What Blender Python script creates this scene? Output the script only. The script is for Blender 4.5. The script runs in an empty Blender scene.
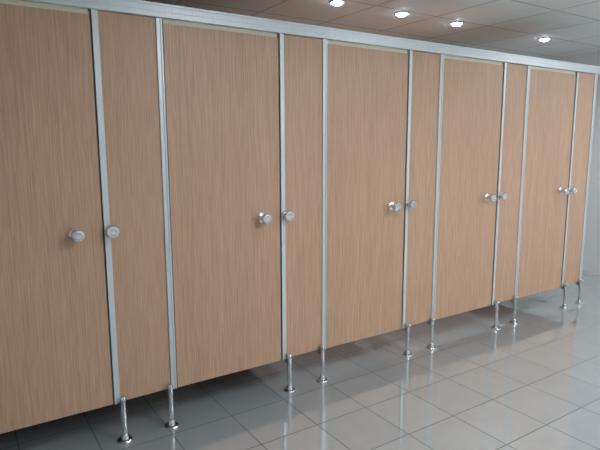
import bpy, bmesh, math, random
from mathutils import Matrix, Vector
random.seed(3)
sc=bpy.context.scene
try: sc.view_settings.view_transform='Standard'
except Exception: pass
ZT,ZB=2.03,0.19      # rail underside, panel underside
CEIL=2.40
XL,XR,YF,YB=-1.92,5.35,-4.30,1.55

# ---------------- materials ----------------
def newmat(n):
    m=bpy.data.materials.new(n); m.use_nodes=True
    return m,m.node_tree.nodes,m.node_tree.links,m.node_tree.nodes['Principled BSDF']
def simple(n,col,rough=.5,metal=0,emit=None,es=0):
    m,N,L,b=newmat(n)
    b.inputs['Base Color'].default_value=(*col,1); b.inputs['Roughness'].default_value=rough
    b.inputs['Metallic'].default_value=metal
    if emit: b.inputs['Emission Color'].default_value=(*emit,1); b.inputs['Emission Strength'].default_value=es
    return m
def wood():
    m,N,L,b=newmat('wood_laminate')
    tc=N.new('ShaderNodeTexCoord'); oi=N.new('ShaderNodeObjectInfo')
    sh=N.new('ShaderNodeVectorMath'); sh.operation='MULTIPLY_ADD'
    cb=N.new('ShaderNodeCombineXYZ')
    for i in range(3): L.new(oi.outputs['Random'],cb.inputs[i])
    L.new(cb.outputs[0],sh.inputs[0]); sh.inputs[1].default_value=(7,3,11); L.new(tc.outputs['Object'],sh.inputs[2])
    def noise(scale,det,s=1):
        mp=N.new('ShaderNodeMapping'); mp.inputs['Scale'].default_value=scale; L.new(sh.outputs[0],mp.inputs[0])
        n=N.new('ShaderNodeTexNoise'); n.inputs['Scale'].default_value=s; n.inputs['Detail'].default_value=det; L.new(mp.outputs[0],n.inputs['Vector']); return n
    n1=noise((420,420,7),2); n2=noise((190,190,2.2),2); n3=noise((9,9,.4),2)
    r1=N.new('ShaderNodeValToRGB'); r1.color_ramp.elements[0].position=.28; r1.color_ramp.elements[1].position=.72
    r1.color_ramp.elements[0].color=(.56,.335,.215,1); r1.color_ramp.elements[1].color=(.77,.495,.34,1)
    L.new(n1.outputs['Fac'],r1.inputs[0])
    r2=N.new('ShaderNodeValToRGB'); r2.color_ramp.elements[0].position=.35; r2.color_ramp.elements[1].position=.6
    r2.color_ramp.elements[0].color=(.91,.89,.87,1); r2.color_ramp.elements[1].color=(1,1,1,1)
    L.new(n2.outputs['Fac'],r2.inputs[0])
    r3=N.new('ShaderNodeValToRGB'); r3.color_ramp.elements[0].position=.3; r3.color_ramp.elements[1].position=.7
    r3.color_ramp.elements[0].color=(.95,.95,.95,1); r3.color_ramp.elements[1].color=(1,1,1,1)
    L.new(n3.outputs['Fac'],r3.inputs[0])
    def mul(a,c):
        x=N.new('ShaderNodeMix'); x.data_type='RGBA'; x.blend_type='MULTIPLY'; x.inputs[0].default_value=1
        L.new(a,x.inputs[6]); L.new(c,x.inputs[7]); return x.outputs[2]
    L.new(mul(mul(r1.outputs[0],r2.outputs[0]),r3.outputs[0]),b.inputs['Base Color'])
    b.inputs['Roughness'].default_value=.40
    return m
def tilemat(n,size,mort,c1,c2,cm,rough,bump=.15,off=(0,0,0),spec=.5,rough_m=None,coat=0):
    m,N,L,b=newmat(n)
    tc=N.new('ShaderNodeTexCoord'); mp=N.new('ShaderNodeMapping'); mp.inputs['Location'].default_value=off
    L.new(tc.outputs['Object'],mp.inputs[0])
    br=N.new('ShaderNodeTexBrick'); br.offset=0; br.squash=1
    br.inputs['Scale'].default_value=1; br.inputs['Brick Width'].default_value=size[0]; br.inputs['Row Height'].default_value=size[1]
    br.inputs['Mortar Size'].default_value=mort; br.inputs['Mortar Smooth'].default_value=.1; br.inputs['Bias'].default_value=0
    br.inputs['Color1'].default_value=(*c1,1); br.inputs['Color2'].default_value=(*c2,1); br.inputs['Mortar'].default_value=(*cm,1)
    L.new(mp.outputs[0],br.inputs['Vector'])
    no=N.new('ShaderNodeTexNoise'); no.inputs['Scale'].default_value=9; no.inputs['Detail'].default_value=4; L.new(mp.outputs[0],no.inputs['Vector'])
    rr=N.new('ShaderNodeMapRange'); rr.inputs[3].default_value=.93; rr.inputs[4].default_value=1.05; L.new(no.outputs['Fac'],rr.inputs[0])
    vm=N.new('ShaderNodeVectorMath'); vm.operation='SCALE'; L.new(br.outputs['Color'],vm.inputs[0]); L.new(rr.outputs[0],vm.inputs['Scale'])
    L.new(vm.outputs[0],b.inputs['Base Color'])
    r2=N.new('ShaderNodeMapRange'); r2.inputs[3].default_value=rough; r2.inputs[4].default_value=rough_m or .6; L.new(br.outputs['Fac'],r2.inputs[0])
    L.new(r2.outputs[0],b.inputs['Roughness'])
    s2=N.new('ShaderNodeMapRange'); s2.inputs[3].default_value=spec; s2.inputs[4].default_value=.1; L.new(br.outputs['Fac'],s2.inputs[0]); L.new(s2.outputs[0],b.inputs['Specular IOR Level'])
    if coat:
        c3=N.new('ShaderNodeMapRange'); c3.inputs[3].default_value=coat; c3.inputs[4].default_value=0; L.new(br.outputs['Fac'],c3.inputs[0]); L.new(c3.outputs[0],b.inputs['Coat Weight'])
        b.inputs['Coat Roughness'].default_value=.02; b.inputs['Coat IOR'].default_value=1.95
    bp=N.new('ShaderNodeBump'); bp.invert=True; bp.inputs['Strength'].default_value=bump; bp.inputs['Distance'].default_value=.003
    L.new(br.outputs['Fac'],bp.inputs['Height']); L.new(bp.outputs[0],b.inputs['Normal'])
    return m
WOOD=wood()
def alu():
    m,N,L,b=newmat('brushed_aluminium')
    b.inputs['Metallic'].default_value=.35; b.inputs['Roughness'].default_value=.38
    tc=N.new('ShaderNodeTexCoord'); mp=N.new('ShaderNodeMapping'); mp.inputs['Scale'].default_value=(200,200,6); L.new(tc.outputs['Object'],mp.inputs[0])
    n=N.new('ShaderNodeTexNoise'); n.inputs['Scale'].default_value=1; L.new(mp.outputs[0],n.inputs['Vector'])
    r=N.new('ShaderNodeValToRGB'); r.color_ramp.elements[0].color=(.66,.71,.74,1); r.color_ramp.elements[1].color=(.80,.85,.88,1); L.new(n.outputs['Fac'],r.inputs[0]); L.new(r.outputs[0],b.inputs['Base Color'])
    return m
ALU=alu()
STEEL=simple('stainless_steel',(.74,.75,.76),.24,1)
BLACK=simple('dark_gasket',(.10,.09,.085),.7)
CREAM=simple('door_head_strip',(.80,.74,.58),.5)
WALL=simple('painted_wall',(.86,.89,.90),.5)
FLOOR=tilemat('glazed_floor_tile',(.33,.33),.0034,(.42,.46,.475),(.455,.49,.505),(.17,.185,.19),.05,bump=.10,off=(.08,.11,0),rough_m=.5,spec=.9,coat=1)
CEILM=tilemat('ceiling_tile',(.6,.6),.007,(.78,.81,.81),(.82,.85,.85),(.42,.44,.45),.7,.3,off=(-.22,.42-.24,0),rough_m=.5)
WTILE=tilemat('stall_wall_tile',(.3,.3),.003,(.68,.70,.69),(.72,.73,.72),(.5,.5,.5),.25)
WHITE=simple('white_trim',(.8,.8,.79),.4)
LED=simple('led_lens',(1,1,1),.5,0,(.62,.84,1),45)
FILL=simple('fill_panel_glow',(1,1,1),.5,0,(.91,.965,1),18.0)  # glow for the added fill panels

# ---------------- mesh helpers ----------------
def link(o,par=None):
    sc.collection.objects.link(o)
    if par: o.parent=par
    return o
def empty(n,loc):
    e=bpy.data.objects.new(n,None); e.empty_display_size=.1; e.location=loc; return link(e)
def mesh(n,build,mats,loc=(0,0,0),par=None,bev=0,smooth=False,rot=None,seg=2):
    bm=bmesh.new(); build(bm)
    bmesh.ops.recalc_face_normals(bm,faces=bm.faces[:])
    me=bpy.data.meshes.new(n); bm.to_mesh(me); bm.free()
    for m in (mats if isinstance(mats,(list,tuple)) else [mats]): me.materials.append(m)
    o=bpy.data.objects.new(n,me); link(o,par); o.location=loc
    if rot: o.rotation_euler=rot
    if smooth:
        for p in me.polygons: p.use_smooth=True
        try: me.set_sharp_from_angle(angle=math.radians(35))
        except Exception: pass
    if bev:
        md=o.modifiers.new('bevel','BEVEL'); md.width=bev; md.segments=seg; md.limit_method='ANGLE'
    return o
def box(bm,a,b,mi=0):
    r=bmesh.ops.create_cube(bm,size=1)
    c=[(a[i]+b[i])/2 for i in range(3)]; s=[abs(b[i]-a[i]) for i in range(3)]
    bmesh.ops.transform(bm,matrix=Matrix.Translation(c)@Matrix.Diagonal((*s,1)),verts=r['verts'])
    for f in {f for v in r['verts'] for f in v.link_faces}: f.material_index=mi
def lathe(bm,prof,seg=32,axis='Z',org=(0,0,0),mi=0):
    rings=[]
    for r,h in prof:
        ring=[]
        for k in range(seg):
            a=2*math.pi*k/seg
            if axis=='Z': v=(r*math.cos(a),r*math.sin(a),h)
            else: v=(r*math.cos(a),-h,r*math.sin(a))
            ring.append(bm.verts.new(Vector(v)+Vector(org)))
        rings.append(ring)
    fs=[]
    for i in range(len(rings)-1):
        for k in range(seg):
            fs.append(bm.faces.new((rings[i][k],rings[i][(k+1)%seg],rings[i+1][(k+1)%seg],rings[i+1][k])))
    fs.append(bm.faces.new(rings[0])); fs.append(bm.faces.new(rings[-1]))
    for f in fs: f.material_index=mi

# ---------------- room shell ----------------
T=.12
mesh('floor',lambda b:box(b,(XL-T,YF-T,-.1),(XR+T,YB+T,0)),FLOOR)
def ceil(b): box(b,(XL-T,YF-T,CEIL),(XR+T,YB+T,CEIL+.1))
mesh('ceiling',ceil,CEILM)
mesh('wall_left',lambda b:box(b,(XL-T,YF-T,0),(XL,YB+T,CEIL)),WALL)
mesh('wall_right',lambda b:box(b,(XR,YF-T,0),(XR+T,YB+T,CEIL)),WALL)
mesh('wall_front',lambda b:box(b,(XL,YF-T,0),(XR,YF,CEIL)),WALL)
mesh('wall_back',lambda b:box(b,(XL,YB,0),(XR,YB+T,CEIL)),WTILE)

# ---------------- partition ----------------
P=.96; PW=.32; DT=.020
starts=[-1.92,-.96,0,.96,1.92,2.88,3.84]     # left edge of every pilaster
SW=.030  # aluminium edge width
HZ=1.045
def pilaster(x0):
    e=empty('cubicle_pilaster',(x0+PW/2,0,ZB))
    w=PW/2; H=ZT-ZB
    mesh('panel',lambda b:box(b,(-w+.012,-.006,0.004),(w-.012,.010,H-.002)),WOOD,par=e)
    def edge(s):
        def f(b):
            xo=s*(w-.002); xi=s*(w-SW)
            lo,hi=min(xo,xi),max(xo,xi)
            box(b,(lo,-.013,0),(hi,-.0065,H))
            box(b,(lo,.0105,0),(hi,.016,H))
            box(b,(s*(w-.002),-.013,0),(s*(w-.009),.016,H))
            box(b,(s*(w-.002),-.017,0),(s*(w-.011),-.012,H))
        return f
    mesh('edge_profile_1',edge(-1),ALU,par=e,bev=.0012)
    mesh('edge_profile_2',edge(1),ALU,par=e,bev=.0012)
    z=-ZB
    def leg(b):
        lathe(b,[(.036,0),(.036,.004),(.033,.008),(.020,.011),(.017,.016),(.0165,.030),(.0135,.034),(.0135,.200),(.0145,.203),(.0145,.222),(.012,.228)],24)
        box(b,(-.0045,.010,.165),(.0045,.040,.222))
        lathe(b,[(.008,0),(.008,.006),(.005,.009)],16,'Y',(0,-.0125,.212))
    for i,sx in enumerate((-w+.038,w-.044)):
        mesh('leg_%d'%(i+1),leg,STEEL,loc=(sx,-.032,z),par=e,smooth=True)
    if x0>-1.9:
        mesh('divider_panel',lambda b:box(b,(-.009,.017,0.0),(.009,YB-.001,H-.06)),WOOD,par=e)
        def lock(b):
            lathe(b,[(.028,.0),(.032,.002),(.032,.007),(.029,.010),(.0145,.011),(.0145,.022),(.023,.024),(.0295,.028),(.0315,.034),(.0305,.041),(.027,.045),(.015,.0455),(.013,.043),(.004,.0425)],36,'Y')
        mesh('lock_knob',lock,STEEL,loc=(-w+.033,-.0128,HZ-ZB),par=e,smooth=True)
    return e
def door(x0,x1):
    e=empty('toilet_stall_door',((x0+x1)/2,0,ZB)); w=(x1-x0)/2-.004; H=ZT-ZB-.022
    mesh('panel',lambda b:box(b,(-w,-.010,0.0),(w,.010,H)),WOOD,par=e,bev=.0012)
    mesh('head_strip',lambda b:(box(b,(-w+.004,-.004,H+.001),(w-.004,.010,H+.0215))),CREAM,par=e)
    def edgeb(b):
        box(b,(w-.0005,-.0095,0.001),(w+.0022,.0095,H-.001)); box(b,(-w-.0022,-.0095,0.001),(-w+.0005,.0095,H-.001))
    mesh('edge_banding',edgeb,BLACK,par=e)
    def knob(b):
        lathe(b,[(.026,0),(.029,.002),(.029,.006),(.023,.010),(.0125,.014),(.0115,.034),(.016,.038),(.025,.042),(.0292,.048),(.0302,.056),(.0292,.064),(.024,.069),(.015,.070),(.013,.0675),(.004,.067)],36,'Y')
    mesh('knob',knob,STEEL,loc=(w-.118,-.0101,HZ-ZB),par=e,smooth=True)
    def hinge(b):
        for hz in (.22,H/2,H-.22):
            lathe(b,[(.007,hz-.035),(.007,hz+.035)],12,'Z',(-w-.0,.0175,0))
            box(b,(-w,.0102,hz-.03),(-w+.035,.0125,hz+.03)); 
    mesh('hinges',hinge,STEEL,par=e)
for s in starts: pilaster(s)
for s in starts[:-1]: door(s+PW,s+P)

def rail(b):
    x0,x1=XL+.001,4.165
    box(b,(x0,-.026,ZT),(x1,.026,ZT+.058))
    box(b,(x0,-.031,ZT+.050),(x1,.031,ZT+.062))
    box(b,(x0,-.030,ZT+.0),(x1,-.0255,ZT+.010))
    box(b,(x0,-.0285,ZT+.024),(x1,-.0255,ZT+.030))
mesh('partition_head_rail',rail,ALU,bev=.0015)

# ---------------- ceiling fixtures ----------------
def downlight(x,y,power):
    e=empty('recessed_downlight',(x,y,CEIL))
    def ring(b):
        lathe(b,[(.052,-.0005),(.052,-.007),(.048,-.010),(.040,-.006),(.040,-.001)],32)
    mesh('trim_ring',ring,WHITE,par=e,smooth=True)
    mesh('lens',lambda b:lathe(b,[(.039,-.0015),(.039,-.0065),(.036,-.014),(.026,-.022),(.010,-.026)],28),LED,par=e,smooth=True)
    l=bpy.data.lights.new('lamp','SPOT'); l.energy=power; l.color=(.85,.93,1); l.spot_size=math.radians(150); l.spot_blend=.9; l.shadow_soft_size=.05
    lo=bpy.data.objects.new('lamp',l); link(lo,e); lo.location=(0,0,-.07)
for x in (1.72,2.32,2.92,4.12): downlight(x,.48,22)
def fill_panel(x,y):  # emissive fill panel, added on the unseen ceiling to light the partition fronts
    e=empty('added_fill_panel',(x,y,CEIL))
    def fr(b):
        for a in ((-.3,-.3,.3,-.275),(-.3,.275,.3,.3),(-.3,-.275,-.275,.275),(.275,-.275,.3,.275)):
            box(b,(a[0],a[1],-.014),(a[2],a[3],-.0005))
    mesh('frame',fr,WHITE,par=e,bev=.002)
    mesh('fill_face',lambda b:box(b,(-.274,-.274,-.010),(.274,.274,-.003)),FILL,par=e)
for x in (1.12,2.92): fill_panel(x,-1.92)
fill_panel(4.72,-1.32)  # extra fill added outside the view to brighten the right end
fill_panel(1.72,-3.12); fill_panel(3.52,-3.12)

# ---------------- camera / world ----------------
w=bpy.data.worlds.new('room_world'); sc.world=w; w.use_nodes=True
w.node_tree.nodes['Background'].inputs[0].default_value=(.5,.55,.6,1); w.node_tree.nodes['Background'].inputs[1].default_value=.3
cx,cy,cz,yaw,pit,rol,f=-.5652,-2.5377,1.4434,.5799,.1517,-.0038,528.86
F=Vector((math.sin(yaw)*math.cos(pit),math.cos(yaw)*math.cos(pit),-math.sin(pit)))
R=Vector((math.cos(yaw),-math.sin(yaw),0)); U=R.cross(F)
R2=R*math.cos(rol)+U*math.sin(rol); U2=-R*math.sin(rol)+U*math.cos(rol)
c=bpy.data.cameras.new('camera'); co=bpy.data.objects.new('camera',c); link(co)
co.matrix_world=Matrix(((R2[0],U2[0],-F[0],cx),(R2[1],U2[1],-F[1],cy),(R2[2],U2[2],-F[2],cz),(0,0,0,1)))
c.sensor_width=36; c.lens=f*36/600; c.clip_start=.02; sc.camera=co
